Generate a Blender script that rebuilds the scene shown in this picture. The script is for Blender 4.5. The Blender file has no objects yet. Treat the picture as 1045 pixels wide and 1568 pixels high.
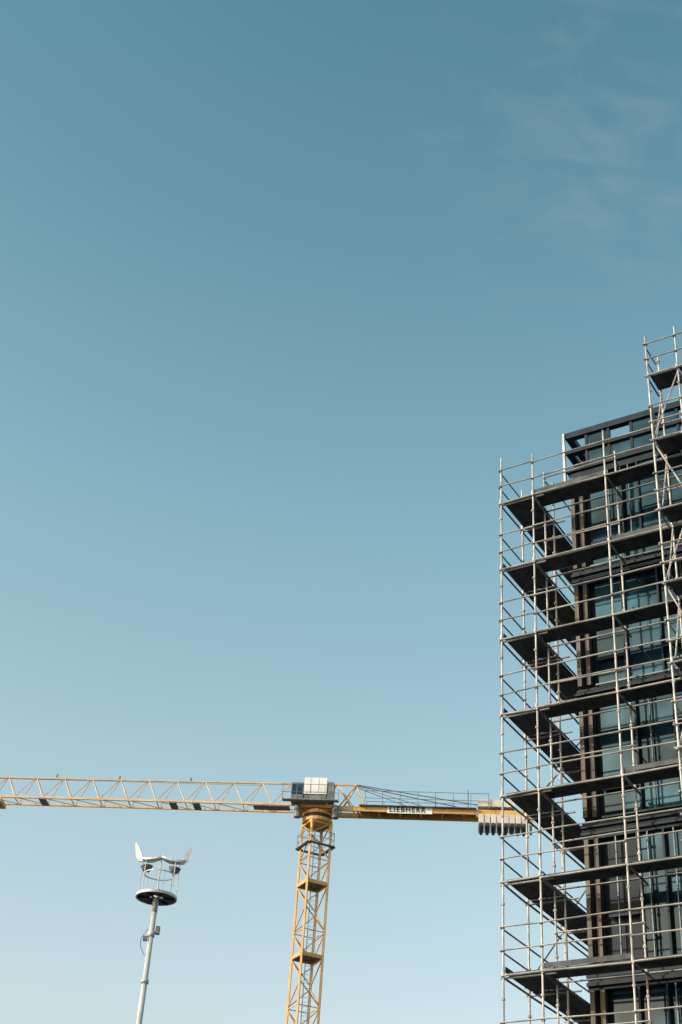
import bpy, math, random
from mathutils import Vector, Matrix
random.seed(7)
sc = bpy.context.scene
rad = math.radians

# ------------------------------------------------------------------ materials
def new_mat(name):
    m = bpy.data.materials.new(name); m.use_nodes = True
    nt = m.node_tree
    return m, nt, nt.nodes['Principled BSDF']

def noisy(name, c1, c2, scale=4.0, rough=0.5, metal=0.0, bump=0.0, detail=6, stretch=(1,1,1), spec=None, lo=.35, hi=.65):
    m, nt, b = new_mat(name)
    tc = nt.nodes.new('ShaderNodeTexCoord'); mp = nt.nodes.new('ShaderNodeMapping')
    mp.inputs['Scale'].default_value = stretch
    n = nt.nodes.new('ShaderNodeTexNoise'); n.inputs['Scale'].default_value = scale; n.inputs['Detail'].default_value = detail
    r = nt.nodes.new('ShaderNodeValToRGB')
    r.color_ramp.elements[0].position = lo; r.color_ramp.elements[0].color = (*c1, 1)
    r.color_ramp.elements[1].position = hi; r.color_ramp.elements[1].color = (*c2, 1)
    L = nt.links.new
    L(tc.outputs['Object'], mp.inputs['Vector']); L(mp.outputs[0], n.inputs['Vector'])
    L(n.outputs['Fac'], r.inputs[0]); L(r.outputs[0], b.inputs['Base Color'])
    b.inputs['Roughness'].default_value = rough; b.inputs['Metallic'].default_value = metal
    if spec is not None: b.inputs['Specular IOR Level'].default_value = spec
    if bump:
        bp = nt.nodes.new('ShaderNodeBump'); bp.inputs['Strength'].default_value = bump
        L(n.outputs['Fac'], bp.inputs['Height']); L(bp.outputs[0], b.inputs['Normal'])
    return m

M = {}
M['galv'] = noisy('galvanised_steel', (.27,.265,.26), (.54,.52,.50), 3.0, .5, .15)
M['rail'] = noisy('rail_steel_dimmed', (.14,.14,.14), (.34,.33,.315), 2.0, .55, .2)  # tube steel with the dimmer sunlight along the rails put into its colour
M['galv_dk'] = noisy('weathered_steel', (.09,.09,.09), (.2,.19,.18), 5.0, .6, .2)
M['deck'] = noisy('deck_planks', (.020,.024,.030), (.06,.066,.074), 3.5, .7, .1, spec=.3)
M['toe'] = noisy('toe_board', (.035,.042,.05), (.09,.10,.11), 2.5, .7, spec=.3)
M['spandrel'] = noisy('spandrel_panel', (.005,.011,.018), (.010,.021,.032), 1.3, .5, spec=.15)
M['frame'] = noisy('dark_frame', (.006,.013,.021), (.014,.027,.040), 3, .5, 0, spec=.15)
M['mull'] = noisy('aluminium_mullion', (.04,.065,.085), (.10,.135,.16), 2, .4, .3)
M['wood'] = noisy('brown_cladding', (.03,.025,.021), (.11,.085,.065), 2.2, .6, stretch=(3,3,.3))
M['orange'] = noisy('crane_paint', (.54,.29,.075), (.68,.40,.14), 1.2, .5)
M['orange_hazy'] = noisy('jib_paint_hazy', (.60,.38,.19), (.72,.50,.29), 1.2, .5)  # crane orange on the jib, with distance haze mixed into the colour
M['cwt'] = noisy('counterweight_concrete', (.50,.47,.42), (.70,.66,.60), 1.5, .8)
M['grey'] = noisy('crane_grey', (.11,.12,.125), (.21,.215,.215), 2, .6)
M['white'] = noisy('white_paint', (.72,.71,.70), (.82,.81,.80), 1.5, .5)
M['black'] = noisy('black_paint', (.012,.012,.013), (.03,.03,.03), 3, .5)
M['mastgrey'] = noisy('mast_paint', (.44,.45,.45), (.58,.59,.59), 2, .5, .1)
M['ground'] = noisy('ground_gravel', (.06,.06,.06), (.13,.125,.12), .6, .95, bump=.4, detail=12)

def glass_mat():
    m, nt, b = new_mat('window_glass')
    tc = nt.nodes.new('ShaderNodeTexCoord')
    v = nt.nodes.new('ShaderNodeTexNoise'); v.inputs['Scale'].default_value = .8; v.inputs['Detail'].default_value = 2
    r = nt.nodes.new('ShaderNodeValToRGB')
    r.color_ramp.elements[0].position=.40; r.color_ramp.elements[0].color=(.006,.020,.034,1)
    r.color_ramp.elements[1].position=.68; r.color_ramp.elements[1].color=(.028,.090,.145,1)
    L = nt.links.new
    L(tc.outputs['Object'], v.inputs['Vector']); L(v.outputs['Fac'], r.inputs[0]); L(r.outputs[0], b.inputs['Base Color'])
    b.inputs['Roughness'].default_value=.06; b.inputs['Metallic'].default_value=.5
    bp=nt.nodes.new('ShaderNodeBump'); bp.inputs['Strength'].default_value=.05; L(v.outputs['Fac'],bp.inputs['Height']); L(bp.outputs[0],b.inputs['Normal'])
    return m
M['glass'] = glass_mat()

# ------------------------------------------------------------------ mesh builder
class MB:
    def __init__(s): s.v=[]; s.f=[]
    def tube(s, a, b, r, n=6, r2=None, cap=True):
        a=Vector(a); b=Vector(b); d=b-a
        if d.length<1e-6: return
        d.normalize(); r2=r if r2 is None else r2
        h = Vector((0,0,1)) if abs(d.z)<.9 else Vector((1,0,0))
        x=d.cross(h).normalized(); y=d.cross(x)
        i0=len(s.v)
        for p,rr in ((a,r),(b,r2)):
            for k in range(n):
                t=2*math.pi*k/n+.3
                s.v.append(p+x*math.cos(t)*rr+y*math.sin(t)*rr)
        for k in range(n):
            k2=(k+1)%n
            s.f.append((i0+k,i0+k2,i0+n+k2,i0+n+k))
        if cap:
            s.f.append(tuple(i0+k for k in reversed(range(n)))); s.f.append(tuple(i0+n+k for k in range(n)))
    def beam(s, a, b, w, h=None, up=Vector((0,0,1))):
        a=Vector(a); b=Vector(b); h=w if h is None else h
        d=(b-a).normalized()
        if abs(d.dot(up))>.99: up=Vector((1,0,0))
        x=d.cross(up).normalized()*(w/2); y=x.cross(d).normalized()*(h/2)
        i0=len(s.v)
        for p in (a,b):
            for q in (x+y,-x+y,-x-y,x-y): s.v.append(p+q)
        s.f += [(i0,i0+1,i0+5,i0+4),(i0+1,i0+2,i0+6,i0+5),(i0+2,i0+3,i0+7,i0+6),(i0+3,i0,i0+4,i0+7),(i0+3,i0+2,i0+1,i0),(i0+4,i0+5,i0+6,i0+7)]
    def box(s, fn, x0,x1,y0,y1,z0,z1):
        i0=len(s.v)
        for z in (z0,z1):
            for x,y in ((x0,y0),(x1,y0),(x1,y1),(x0,y1)): s.v.append(Vector(fn(x,y,z)))
        s.f += [(i0+3,i0+2,i0+1,i0),(i0+4,i0+5,i0+6,i0+7)]
        for k in range(4):
            k2=(k+1)%4; s.f.append((i0+k,i0+k2,i0+4+k2,i0+4+k))
    def prism(s, pts_a, pts_b):
        i0=len(s.v); n=len(pts_a)
        s.v += [Vector(p) for p in pts_a]+[Vector(p) for p in pts_b]
        for k in range(n):
            k2=(k+1)%n; s.f.append((i0+k,i0+k2,i0+n+k2,i0+n+k))
        s.f.append(tuple(i0+k for k in reversed(range(n)))); s.f.append(tuple(i0+n+k for k in range(n)))
    def obj(s, name, mat, parent=None, smooth=False):
        me=bpy.data.meshes.new(name); me.from_pydata([tuple(v) for v in s.v],[],s.f); me.update()
        import bmesh
        bm=bmesh.new(); bm.from_mesh(me); bmesh.ops.recalc_face_normals(bm, faces=bm.faces); bm.to_mesh(me); bm.free()
        me.materials.append(mat)
        if smooth:
            for p in me.polygons: p.use_smooth=True
        o=bpy.data.objects.new(name, me); sc.collection.objects.link(o)
        if parent: o.parent=parent
        return o
def empty(name):
    o=bpy.data.objects.new(name,None); sc.collection.objects.link(o); return o

# ------------------------------------------------------------------ ground
g=MB(); g.v=[Vector((x,y,0)) for x,y in ((-3000,-3000),(3000,-3000),(3000,3000),(-3000,3000))]; g.f=[(0,1,2,3)]
g.obj('ground', M['ground'])

# ------------------------------------------------------------------ building + scaffold frame
P1=Vector((4.80,29.11,0)); U=Vector((.8387,-.5446,0)); V=Vector((.5446,.8387,0))
def W(a,b,z): return P1+U*a+V*b+Vector((0,0,z))

bld=empty('office_building')
A0,A1,B0,B1=.52,24.0,1.12,15.0
TOP=25.3; RH=24.1
core=MB(); core.box(W,A0+.05,A1,B0+.28,B1,0,RH-.3); core.obj('core_walls',M['spandrel'],bld)
roof=MB(); roof.box(W,A0+.02,A1+.02,B0+.05,B1+.02,RH-.3,RH-.12); roof.obj('roof_slab',M['frame'],bld)
glass=MB(); fr=MB(); mu=MB(); sp=MB(); wd=MB()
FH=3.3
z=RH-.3-FH; fl=[]
while z>-1: fl.append(max(z,0)); z-=FH
for fi,z0 in enumerate(fl):
    sp.box(W,A0,A1,B0+.04,B0+.27,z0,z0+.42)
    for k in range(2):
        zz=z0+.08+k*.17
        fr.box(W,A0-.01,A1,B0-.03,B0+.037,zz,zz+.07)
    mu.box(W,A0+.5,A1,B0-.02,B0+.037,z0+.43,z0+.47)
    a=A0+.5; i=0
    while a<A1-.2:
        w=random.choice([.45,.6,.9,.75])
        off=random.uniform(.10,.2)
        if random.random()<.96:
            glass.box(W,a+.02,min(a+w,A1)-.02,B0+off,B0+off+.02,z0+.48,z0+FH)
        else:
            sp.box(W,a+.02,min(a+w,A1)-.02,B0+off,B0+off+.02,z0+.48,z0+FH)
        fr.box(W,a+w-.022,a+w+.022,B0+.03,B0+.26,z0+.49,z0+FH-.005)
        if random.random()<.55:
            q=random.uniform(.3,.7)
            mu.box(W,a+w*q-.012,a+w*q+.012,B0+.03,B0+.09,z0+.5,z0+FH-.01)
        if random.random()<.55:
            zt=z0+random.choice([1.5,2.3,1.1])
            fr.box(W,a+.035,a+w-.035,B0+.03,B0+.095,zt,zt+.07)
        a+=w; i+=1
    for k in range(2):
        wd.box(W,A0+.05+k*.22,A0+.15+k*.22,B0-.01+.02*k,B0+.2,z0+.5,z0+FH-.01)
for fi,z0 in enumerate(fl):
    sp.box(W,A0-.03,A0+.04,B0+.3,B1,z0,z0+.7)
    b=B0+.4
    while b<B1-1:
        glass.box(W,A0+.0,A0+.03,b+.05,b+1.15,z0+.71,z0+FH-.02)
        fr.box(W,A0-.04,A0+.04,b+1.16,b+1.24,z0+.71,z0+FH-.02)
        b+=1.24
for k,(za,zb) in enumerate(((24.0,24.12),(24.6,24.72),(25.12,25.3))):
    fr.box(W,A0-.04,A1,B0-.02,B0+.16,za,zb)
    fr.box(W,A0-.04,A0+.14,B0+.17,B1,za,zb)
a=A0+.5
while a<A1:
    fr.box(W,a,a+.07,B0+.02,B0+.12,RH+.03,25.11)
    if random.random()<.8: glass.box(W,a+.075,a+.615,B0+.05,B0+.065,RH+.03,24.59)
    if random.random()<.45: glass.box(W,a+.075,a+.615,B0+.05,B0+.065,24.73,25.11)
    a+=.62
b=B0+1
while b<B1:
    fr.box(W,A0,A0+.1,b,b+.08,RH+.03,25.11); b+=1.2
cs=MB(); cs.box(W,A0-.10,A0-.042,B0-.06,B0+.02,23.2,25.28); cs.obj('corner_trim',M['galv'],bld)
glass.obj('windows',M['glass'],bld); fr.obj('window_frames',M['frame'],bld)
mu.obj('mullions',M['mull'],bld); sp.obj('spandrels',M['spandrel'],bld); wd.obj('timber_cladding',M['wood'],bld)

# ------------------------------------------------------------------ scaffolding
scf=empty('scaffolding')
T=MB(); RL=MB(); C=MB(); D=MB(); TB=MB(); DT=MB()
R=.0242; ZT=22.75; LV=[ZT-2*k for k in range(12)]
def pole(a,b,top,jit=.0):
    ja=random.uniform(-.015,.015); jt=random.uniform(-.12,.08)
    T.tube(W(a,b,0),W(a+ja,b+ja,top+jt),R,8)
    for z in LV+[ZT+2]:
        if z+.1<top: C.tube(W(a,b,z-.02),W(a,b,z+.10),.036,8)
        for dz in (.5,1.0,1.5):
            if z+dz<top-.05: C.tube(W(a,b,z+dz-.025),W(a,b,z+dz+.025),.041,6)
def rail(p,q,r=.019):
    jz=Vector((0,0,random.uniform(-.02,.02))); jq=Vector((0,0,random.uniform(-.02,.02)))
    RL.tube(p+jz,q+jq,r,6)
def planks(along,a0,a1,b0,b1,z):
    n=2; w=((b1-b0) if along=='a' else (a1-a0))/n
    for k in range(n):
        if along=='a': D.box(W,a0+.02,a1-.02,b0+k*w+.012,b0+(k+1)*w-.012,z,z+.045)
        else: D.box(W,a0+k*w+.012,a0+(k+1)*w-.012,b0+.02,b1-.02,z,z+.045)
fa=[0,1.95,4.5,7.05,9.6,12.15,14.7,17.25,19.8,22.4]
inb=.76
for a in fa:
    pole(a,0,ZT+1.3)
    pole(a,inb,ZT+ (1.2 if a>0 else 1.25))
pole(-.88,0,ZT+1.36)
sb=[0,1.3,3.35,5.4,7.45,9.5,11.5,13.6]
for b in sb[1:]:
    pole(-.88,b,ZT+1.3); pole(0,b,ZT+1.2)
for z in LV:
    for i in range(len(fa)-1):
        planks('a',fa[i],fa[i+1],.05,.62,z)
        rail(W(fa[i],-.03,z-.03),W(fa[i+1],-.03,z-.03),.024)
        rail(W(fa[i],inb+.03,z-.03),W(fa[i+1],inb+.03,z-.03),.024)
        for h in (.5,1.0): rail(W(fa[i],-.045,z+h),W(fa[i+1],-.045,z+h))
        if i%2==0: rail(W(fa[i],inb-.045,z+1.0),W(fa[i+1],inb-.045,z+1.0))
        if random.random()<.35: TB.box(W,fa[i]+.03,fa[i+1]-.03,.03,.05,z+.05,z+.16)
    for a in fa:
        RL.tube(W(a+.03,-.08,z-.07),W(a+.03,inb+.3,z-.07),.024,6)
        RL.tube(W(a-.03,inb,z+1.0),W(a-.03,B0,z+1.0),.02,6)
    planks('b',-.83,-.05,0.03,1.27,z)
    rail(W(-.93,-.03,z-.03),W(0,-.03,z-.03),.024)
    for h in (.5,1.0): rail(W(-.93,-.045,z+h),W(0,-.045,z+h))
    for i in range(len(sb)-1):
        if i: planks('b',-.83,-.05,sb[i],sb[i+1],z)
        rail(W(-.91,sb[i]-.05,z-.03),W(-.91,sb[i+1],z-.03),.024)
        rail(W(.03,sb[i],z-.03),W(.03,sb[i+1],z-.03),.024)
        for h in (.5,1.0): rail(W(-.925,sb[i]-.05,z+h),W(-.925,sb[i+1],z+h))
        if i: rail(W(.045,sb[i],z+1.0),W(.045,sb[i+1],z+1.0))
        if random.random()<.4: TB.box(W,-.85,-.83,sb[i]+.03,sb[i+1]-.03,z+.05,z+.17)
    for b in sb:
        RL.tube(W(-.95,b+.03,z-.07),W(.3,b+.03,z-.07),.024,6)
for k,z in enumerate(LV[:-1]):
    i=1 if k%2 else 2
    RL.tube(W(-.97,sb[i],z-2+.1),W(-.97,sb[i+1],z-.1),.0215,6)
ta=[3.5,4.23,6.8]; tb=-.8
for a in ta:
    pole(a,tb,ZT+3.25)
    pole(a+.04,-.07,ZT+3.15)
TL=[ZT+2]+LV
for k,z in enumerate(TL):
    planks('a',ta[0],ta[1],tb+.05,-.12,z); planks('a',ta[1],ta[2],tb+.05,-.12,z)
    rail(W(ta[0]-.1,tb-.03,z-.03),W(ta[2],tb-.03,z-.03),.024)
    for h in (.5,1.0):
        rail(W(ta[0]-.08,tb-.045,z+h),W(ta[2]+.1,tb-.045,z+h))
        rail(W(ta[0]-.045,tb-.08,z+h),W(ta[0]-.045,-.0,z+h))
    for a in ta: RL.tube(W(a-.03,tb-.08,z-.07),W(a-.03,0,z-.07),.024,6)
    if k:
        if k%2: T.tube(W(ta[0],tb+.04,z+.1),W(ta[1],tb+.04,z+1.9),.02,6)
        else: T.tube(W(ta[1],tb+.04,z+.1),W(ta[0],tb+.04,z+1.9),.02,6)
        T.tube(W(ta[0]+.05,tb+.1,z+.1),W(ta[0]+.05,-.1,z+1.8),.02,6)
        for s_ in (-.72,-.2):
            DT.beam(W(ta[1]+.1,s_,z+.06),W(ta[2]-.3,s_,z+1.95),.04,.14)
T.obj('standards',M['galv'],scf); RL.obj('ledgers_and_rails',M['rail'],scf); C.obj('couplers',M['galv'],scf)
D.obj('decks',M['deck'],scf); TB.obj('toe_boards',M['toe'],scf); DT.obj('stair_stringers',M['galv'],scf)

# ------------------------------------------------------------------ tower crane
cr=empty('tower_crane')
O=Vector((-.08,96,0)); J=Vector((-.9938,.1115,0)); Pp=Vector((-.1115,-.9938,0))
def K(l,p,z): return O+J*l+Pp*p+Vector((0,0,z))
ms=MB(); mg=MB()
al=rad(25); s2=.78
ca=[]
for q in range(4):
    t=al+math.pi/4+q*math.pi/2
    ca.append(Vector((math.cos(t)*s2*1.414,math.sin(t)*s2*1.414,0)))
MT=41.35
def mp(i,z): return O+ca[i%4]+Vector((0,0,z))
for i in range(4): ms.beam(mp(i,0),mp(i,MT-.4),.14,.14,up=(ca[i]).normalized())
levels=[36.5-5.05*k for k in range(-1,8)]
for li,zl in enumerate(levels):
    for i in range(4):
        if li: ms.beam(mp(i,zl),mp(i+1,zl),.12,.24)
        for k in range(3):
            za=zl-5.05*k/3-.1; zb=zl-5.05*(k+1)/3+.1
            if zb<.5: continue
            if li==0 and za>41: za=41
            if (k+i)%2: ms.beam(mp(i,za),mp(i+1,zb),.065)
            else: ms.beam(mp(i+1,za),mp(i,zb),.065)
            if k==1: ms.beam(mp(i,zb-.1),mp(i+1,zb-.1),.05)
    if li:
        mg.prism([O+ca[i]*.93+Vector((0,0,zl+.05)) for i in range(4)],[O+ca[i]*.93+Vector((0,0,zl+.1)) for i in range(4)])
mg.tube(O+Vector((.3,.2,0)),O+Vector((.3,.2,41)),.03); mg.tube(O+Vector((-.1,.3,0)),O+Vector((-.1,.3,41)),.03)
for k in range(130): mg.tube(O+Vector((.3,.2,1+.3*k)),O+Vector((-.1,.3,1+.3*k)),.015,4)
zz=39.2
for i in range(4):
    a_=O+ca[i]*1.25; b_=O+ca[(i+1)%4]*1.25
    mg.beam(a_+Vector((0,0,zz)),b_+Vector((0,0,zz)),.3,.06)
    for h in (.5,1.0): mg.tube(a_+Vector((0,0,zz+h)),b_+Vector((0,0,zz+h)),.02,5)
    mg.tube(a_+Vector((0,0,zz)),a_+Vector((0,0,zz+1)),.025,5)
sl=MB()
def ring(mb,cx,z0,z1,r0,r1,n=20):
    mb.prism([cx+Vector((math.cos(2*math.pi*k/n)*r0,math.sin(2*math.pi*k/n)*r0,z0)) for k in range(n)],
             [cx+Vector((math.cos(2*math.pi*k/n)*r1,math.sin(2*math.pi*k/n)*r1,z1)) for k in range(n)])
ring(sl,O,40.98,41.2,1.08,1.12); ring(sl,O,41.5,41.75,1.05,1.05)
for i in range(4):
    sl.beam(mp(i,40.0),O+ca[i]*.9+Vector((0,0,41.05)),.2)
    sl.beam(mp(i,40.9),mp(i+1,40.9),.12,.2)
sl.box(K,-1.35,1.35,-1.0,1.0,41.86,42.1)
blk=MB(); ring(blk,O,41.2,41.5,.95,.95)
ms.obj('mast',M['orange'],cr); sl.obj('slewing_unit',M['orange'],cr); blk.obj('slewing_bearing',M['black'],cr)
jb=MB(); JL=52; zb=42.15; zt=44.05; hw=.65
jb.tube(K(-2.7,0,zt),K(JL,0,zt-.3),.07,6)
for s in (-1,1): jb.beam(K(1.2,s*hw,zb),K(JL,s*hw,zb),.12,.15)
l=1.2; st=2.1; k=0
while l<JL-2:
    for s in (-1,1):
        jb.tube(K(l,s*hw,zb),K(l+st*.42,0,zt-.02),.033,5)
        jb.tube(K(l+st*.42,0,zt-.02),K(l+st,s*hw,zb),.033,5)
    jb.tube(K(l,-hw,zb),K(l,hw,zb),.035,5); jb.tube(K(l,-hw,zb),K(l+st,hw,zb),.03,5)
    l+=st; k+=1
for xx in (8.5,10.2,19.8):
    mg.box(K,xx,xx+.5,-.35,.85,zb-.2,zb-.09)
for xx in (2.0,3.3): mg.box(K,xx,xx+1.3,.0,.8,zb-.2,zb-.1)
for xx in (9.5,19.5,30,14.8,24):  mg.tube(K(xx,0,zt),K(xx,0,zt+.25),.07,6)
mg.tube(K(4,.3,zt-.35),K(40,.3,zt-.35),.015,4)
jb.obj('jib',M['orange_hazy'],cr)
tr=MB(); tr.box(K,23.1,24.3,-.7,.8,zb-.4,zb-.12)
for dx in (23.3,24.1): tr.tube(K(dx,0,zb-.4),K(23.7,0,zb-1.6),.02,4)
tr.box(K,23.55,23.85,-.12,.12,zb-1.9,zb-1.6)
tr.obj('trolley',M['orange'],cr)
cj=MB()
for s in (-1,1): cj.beam(K(1.2,s*.6,41.98),K(-15.2,s*.6,41.98),.16,.36)
for k in range(10): cj.beam(K(-1.4-1.5*k,-.6,41.95),K(-1.4-1.5*k,.6,41.95),.12,.2)
cj.beam(K(-15.2,-.9,41.98),K(-15.2,.9,41.98),.2,.4)
for s in (-1,1):
    cj.beam(K(-15.15,s*.8,41.0),K(-15.15,s*.8,42.7),.16,.16)
    cj.beam(K(-1.5,s*.55,42.1),K(-2.7,0,zt),.10); cj.beam(K(-.2,s*.55,42.1),K(-1.2,0,zt),.09)
    cj.beam(K(1.2,s*.6,42.1),K(-.2,0,zt),.09); cj.beam(K(-2.6,s*.55,42.1),K(-1.3,0,zt),.07)
    cj.beam(K(-3.4,s*.55,42.1),K(-2.7,0,zt),.07)
cj.obj('counter_jib',M['orange'],cr)
for s in (-1,1):
    mg.tube(K(-2.7,s*.08,zt),K(-11.4,s*.55,42.55),.04,5)
    mg.tube(K(-2.7,s*.1,zt-.15),K(-8.0,s*.55,42.2),.025,5)
    for h in (.55,1.1): mg.tube(K(-3.4,s*.95,42.15+h),K(-12.2,s*.95,42.15+h),.022,5)
    for k in range(8): mg.tube(K(-3.4-1.25*k,s*.95,42.15),K(-3.4-1.25*k,s*.95,43.25),.025,5)
mg.box(K,-3,-11.3,-.95,.95,42.165,42.2)
for s in (-1,1):
    mg.tube(K(-10.7,s*.95,42.1),K(-10.7,s*.95,43.5),.04,5)
mg.tube(K(-10.7,-.95,43.5),K(-10.7,.95,43.5),.04,5)
cw=MB(); cf=MB()
for k in range(8):
    l0=-11.45-.43*k; l1=l0-.38
    prof=[(-.85,41.77),(.85,41.77),(.85,41.15),(.7,41.0),(-.7,41.0),(-.85,41.15)]
    cw.prism([K(l0,p,z) for p,z in prof],[K(l1,p,z) for p,z in prof])
    cf.tube(K((l0+l1)/2,-.8,40.99),K((l0+l1)/2,.84,40.99),.13,8)
cw.box(K,-11.4,-14.0,-.55,.85,42.35,42.9)
cw.obj('counterweights',M['cwt'],cr); cf.obj('counterweight_feet',M['black'],cr)
wb=MB(); wb.box(K,-.68,.95,.75,1.5,42.65,43.9); wb.obj('switch_cabinet',M['white'],cr)
for k in range(1,3): mg.box(K,-.72+.6*k,-.70+.6*k,1.5,1.51,42.7,43.85)
dk=MB()
dk.box(K,.99,1.85,.7,1.5,42.1,43.5); dk.box(K,-1.2,-.72,.75,1.45,42.2,43.6)
dk.box(K,-.66,.94,.7,1.45,42.12,42.6)
dk.obj('operator_cab',M['grey'],cr)
gl=MB(); gl.box(K,1.05,1.8,1.501,1.515,42.6,43.4); gl.box(K,1.851,1.865,.8,1.4,42.6,43.4); gl.obj('cab_glass',M['glass'],cr)
mg.box(K,-1.6,2.4,1.5,1.9,42.03,42.1)
for h in (.5,1.1): mg.tube(K(-1.6,1.88,42.1+h),K(2.5,1.88,42.1+h),.02,5)
for k in range(5): mg.tube(K(-1.6+k,1.88,42.1),K(-1.6+k,1.88,43.2),.02,5)
for xx,rr in ((1.35,.25),(-1.35,.25)): mg.tube(K(xx,.9,41.1),K(xx,.9,42.0),rr,10)
mg.obj('platforms_and_railings',M['grey'],cr)
pl=MB(); pl.box(K,-5.0,-8.2,.70,.72,41.70,42.24); pl.obj('name_board',M['white'],cr)
cu=bpy.data.curves.new('lettering','FONT'); cu.body='LIEBHERR'; cu.size=.50; cu.extrude=.008; cu.space_character=1.25
cu.offset=.012
to=bpy.data.objects.new('lettering',cu); sc.collection.objects.link(to)
cu.materials.append(M['black'])
mt=Matrix((( -J.x,0,Pp.x,0),(-J.y,0,Pp.y,0),(0,1,0,0),(0,0,0,1)))
mt.translation=K(-5.15,.732,41.80); to.matrix_world=mt; to.parent=cr

# ------------------------------------------------------------------ floodlight mast
fm=empty('floodlight_mast')
F=Vector((-5.33,47.70,0)); ZR=18.1; Z=Vector((0,0,1))
po=MB(); po.tube(F,F+Vector((.0,0,ZR)),.15,16,r2=.085)
for z_ in (6,12,15.2): po.tube(F+Vector((0,0,z_)),F+Vector((0,0,z_+.12)),.135,16)
po.tube(F+Vector((0,0,ZR-.5)),F+Vector((0,0,ZR+.3)),.10,12)
po.tube(F+Vector((0,0,16.75)),F+Vector((0,0,16.95)),.12,12)
po.obj('pole',M['mastgrey'],fm,True)
rg=MB()
def annulus(mb,c,r0,r1,z0,z1,n=36):
    i0=len(mb.v)
    for k in range(n):
        t=2*math.pi*k/n; e=Vector((math.cos(t),math.sin(t),0))
        for r_,z_ in ((r0,z0),(r1,z0),(r1,z1),(r0,z1)): mb.v.append(c+e*r_+Vector((0,0,z_)))
    for k in range(n):
        k2=(k+1)%n
        for j in range(4):
            j2=(j+1)%4
            mb.f.append((i0+4*k+j,i0+4*k2+j,i0+4*k2+j2,i0+4*k+j2))
annulus(rg,F,.22,.655,ZR,ZR+.03)
for k in range(6):
    t=k*math.pi/3; e=Vector((math.cos(t),math.sin(t),0)); rg.beam(F+Vector((0,0,ZR-.03)),F+e*.65+Vector((0,0,ZR-.03)),.05,.05)
rg.obj('ring_platform',M['black'],fm)
rm=MB(); annulus(rm,F,.66,.71,ZR-.03,ZR+.06); rm.obj('ring_rim',M['mastgrey'],fm)
po2=MB(); lt=MB(); bl=MB()
for az in (-78,78):
    e=Vector((math.sin(rad(az)),math.cos(rad(az)),0)); s_=Vector((e.y,-e.x,0))
    for q in (-.2,.2):
        po2.tube(F+e*.48+s_*q+Z*ZR,F+e*.48+s_*q+Z*(ZR+1.25),.016,6)
    po2.tube(F+e*.66+Z*ZR,F+e*.66+Z*(ZR+1.3),.016,6)
    po2.tube(F+e*.16+Z*ZR,F+e*.16+Z*(ZR+1.1),.014,6)
    lt.tube(F+e*.48+Z*(ZR+.96),F+e*.50+Z*(ZR+1.12),.13,14,r2=.22)
    prof=[(-.02,1.42,.06),(.12,1.37,.13),(.32,1.32,.17),(.52,1.31,.17),(.68,1.34,.14),(.80,1.40,.10)]
    i0=len(bl.v)
    for r_,z_,w_ in prof:
        for sg in (-1,1):
            bl.v.append(F+e*r_+s_*w_*sg+Z*(ZR+z_))
            bl.v.append(F+e*r_+s_*w_*sg+Z*(ZR+z_+.07))
    for k in range(len(prof)-1):
        a_=i0+4*k; b_=a_+4
        bl.f += [(a_,a_+2,b_+2,b_),(a_+1,b_+1,b_+3,a_+3),(a_,b_,b_+1,a_+1),(a_+2,a_+3,b_+3,b_+2)]
    bl.f += [(i0,i0+1,i0+3,i0+2),(i0+20,i0+22,i0+23,i0+21)]
    fin=[(.64,1.28),(.81,1.32),(.93,1.46),(1.02,1.93),(.99,1.98),(.86,1.80),(.73,1.56)]
    fa_=[F+e*r_+s_*.05+Z*(ZR+z_) for r_,z_ in fin]; fb_=[F+e*r_-s_*.05+Z*(ZR+z_) for r_,z_ in fin]
    bl.prism(fa_,fb_)
po2.tube(F+Z*ZR,F+Z*(ZR+1.4),.025,8)
annulus(po2,F,.50,.53,ZR+.80,ZR+.83)
po2.obj('lamp_posts',M['mastgrey'],fm); lt.obj('floodlights',M['galv_dk'],fm,False); bl.obj('reflector_wings',M['white'],fm)
bx=MB(); bx.box(lambda x,y,z:F+Vector((x,y,z)),.13,.27,-.12,.06,16.85,17.1)
bx.box(lambda x,y,z:F+Vector((x,y,z)),-.25,-.11,-.1,.02,16.6,16.75)
pts=[F+Vector((-.12-.2*math.sin(math.pi*k/8),-.05,17.0-.9*k/8)) for k in range(9)]
for k in range(8): bx.tube(pts[k],pts[k+1],.012,5)
bx.obj('junction_boxes',M['galv_dk'],fm)

# ------------------------------------------------------------------ light
SUN_AZ=-112; SUN_EL=24
sd=Vector((math.sin(rad(SUN_AZ))*math.cos(rad(SUN_EL)),math.cos(rad(SUN_AZ))*math.cos(rad(SUN_EL)),math.sin(rad(SUN_EL))))
sl_=bpy.data.lights.new('sun','SUN'); sl_.energy=3.5; sl_.angle=rad(.53); sl_.color=(1,.88,.76)
so=bpy.data.objects.new('sun',sl_); sc.collection.objects.link(so); so.rotation_euler=(-sd).to_track_quat('-Z','Y').to_euler()
w=bpy.data.worlds.new('World'); sc.world=w; w.use_nodes=True
nt=w.node_tree; bg=nt.nodes['Background']; L=nt.links.new
sk=nt.nodes.new('ShaderNodeTexSky'); sk.sky_type='NISHITA'; sk.sun_disc=False
sk.sun_elevation=rad(SUN_EL); sk.sun_rotation=rad(SUN_AZ); sk.air_density=1.0; sk.dust_density=1.5; sk.ozone_density=1.0
tc=nt.nodes.new('ShaderNodeTexCoord'); sx=nt.nodes.new('ShaderNodeSeparateXYZ'); L(tc.outputs['Generated'],sx.inputs[0])
rp=nt.nodes.new('ShaderNodeValToRGB'); cr_=rp.color_ramp
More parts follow.
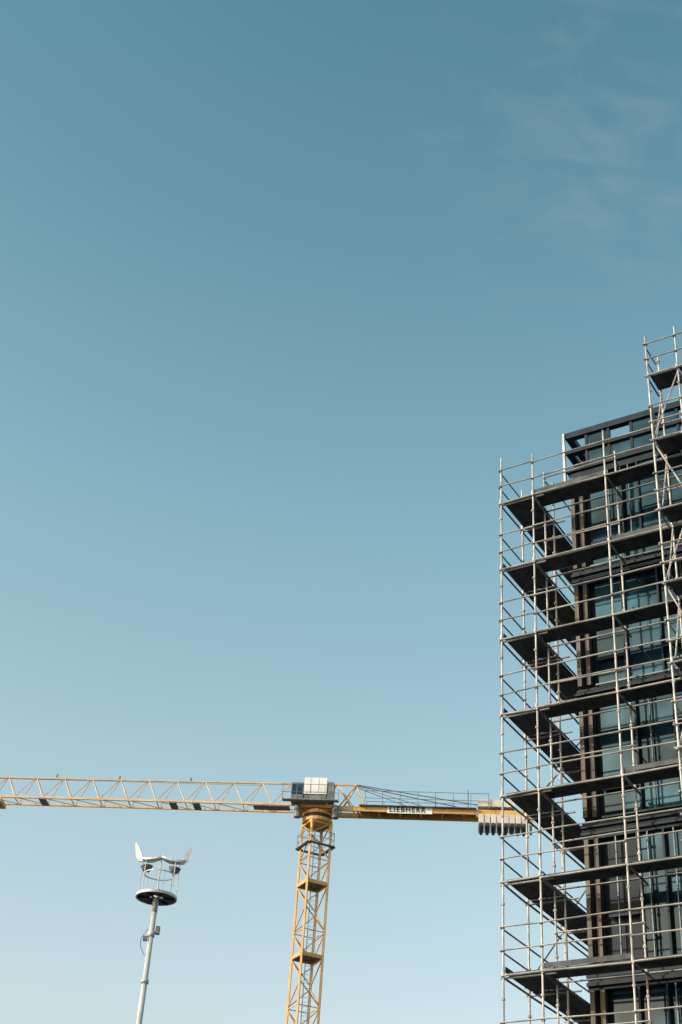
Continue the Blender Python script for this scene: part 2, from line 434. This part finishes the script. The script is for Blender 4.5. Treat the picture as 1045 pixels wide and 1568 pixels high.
tint=[(0.0,(1.0,1.1,1.15)),(.257,(2.25,1.86,1.40)),(.415,(2.15,2.08,1.52)),(.57,(1.76,2.02,1.48)),(.706,(1.28,1.74,1.32)),(.81,(.98,1.55,1.21))]
while len(cr_.elements)<len(tint): cr_.elements.new(.5)
for i,(p,c) in enumerate(tint):
    cr_.elements[i].position=p; cr_.elements[i].color=(c[0]/3,c[1]/3,c[2]/3,1)
L(sx.outputs['Z'],rp.inputs[0])
sc3=nt.nodes.new('ShaderNodeVectorMath'); sc3.operation='SCALE'; sc3.inputs['Scale'].default_value=3
L(rp.outputs[0],sc3.inputs[0])
mul=nt.nodes.new('ShaderNodeVectorMath'); mul.operation='MULTIPLY'
L(sk.outputs[0],mul.inputs[0]); L(sc3.outputs[0],mul.inputs[1])
def cloud(prev, ctr, rad_, scale, stretch, rot, amt):
    mpn=nt.nodes.new('ShaderNodeMapping'); mpn.inputs['Rotation'].default_value=rot; mpn.inputs['Scale'].default_value=stretch
    nz=nt.nodes.new('ShaderNodeTexNoise'); nz.inputs['Scale'].default_value=scale; nz.inputs['Detail'].default_value=9; nz.inputs['Distortion'].default_value=.6
    L(tc.outputs['Generated'],mpn.inputs[0]); L(mpn.outputs[0],nz.inputs['Vector'])
    mr=nt.nodes.new('ShaderNodeMapRange'); mr.inputs[1].default_value=.45; mr.inputs[2].default_value=.8; L(nz.outputs['Fac'],mr.inputs[0])
    ds=nt.nodes.new('ShaderNodeVectorMath'); ds.operation='DISTANCE'; ds.inputs[1].default_value=ctr; L(tc.outputs['Generated'],ds.inputs[0])
    m2=nt.nodes.new('ShaderNodeMapRange'); m2.interpolation_type='SMOOTHSTEP'; m2.inputs[1].default_value=rad_; m2.inputs[2].default_value=0; m2.inputs[3].default_value=0; m2.inputs[4].default_value=amt
    L(ds.outputs['Value'],m2.inputs[0])
    mm=nt.nodes.new('ShaderNodeMath'); mm.operation='MULTIPLY'; L(mr.outputs[0],mm.inputs[0]); L(m2.outputs[0],mm.inputs[1])
    mx=nt.nodes.new('ShaderNodeMix'); mx.data_type='RGBA'; mx.inputs[7].default_value=(4.3,4.3,4.5,1)
    L(mm.outputs[0],mx.inputs[0]); L(prev,mx.inputs[6]); return mx.outputs[2]
o=cloud(mul.outputs[0],(.19,.61,.77),.20,16,(1,2.5,1),(0,0,.6),.18)
o=cloud(o,(-.116,.956,.270),.2,5,(1,1,6),(0,.1,0),.35)
L(o,bg.inputs[0]); bg.inputs[1].default_value=.15

# ------------------------------------------------------------------ camera
cd=bpy.data.cameras.new('camera'); cd.sensor_fit='VERTICAL'; cd.sensor_height=36; cd.sensor_width=24; cd.lens=50
cd.clip_end=10000; cd.clip_start=.1
co=bpy.data.objects.new('camera',cd); sc.collection.objects.link(co); sc.camera=co
th=math.atan(2178/3142); fw=Vector((0,math.cos(th),math.sin(th))); r0=Vector((1,0,0)); u0=Vector((0,-math.sin(th),math.cos(th)))
ro=math.atan2(230,3134); Rr=r0*math.cos(ro)+u0*math.sin(ro); Ur=-r0*math.sin(ro)+u0*math.cos(ro)
m=Matrix((Rr,Ur,-fw)).transposed().to_4x4(); m.translation=Vector((0,0,1.6)); co.matrix_world=m
sc.view_settings.view_transform='Standard'; sc.view_settings.look='None'; sc.view_settings.exposure=0
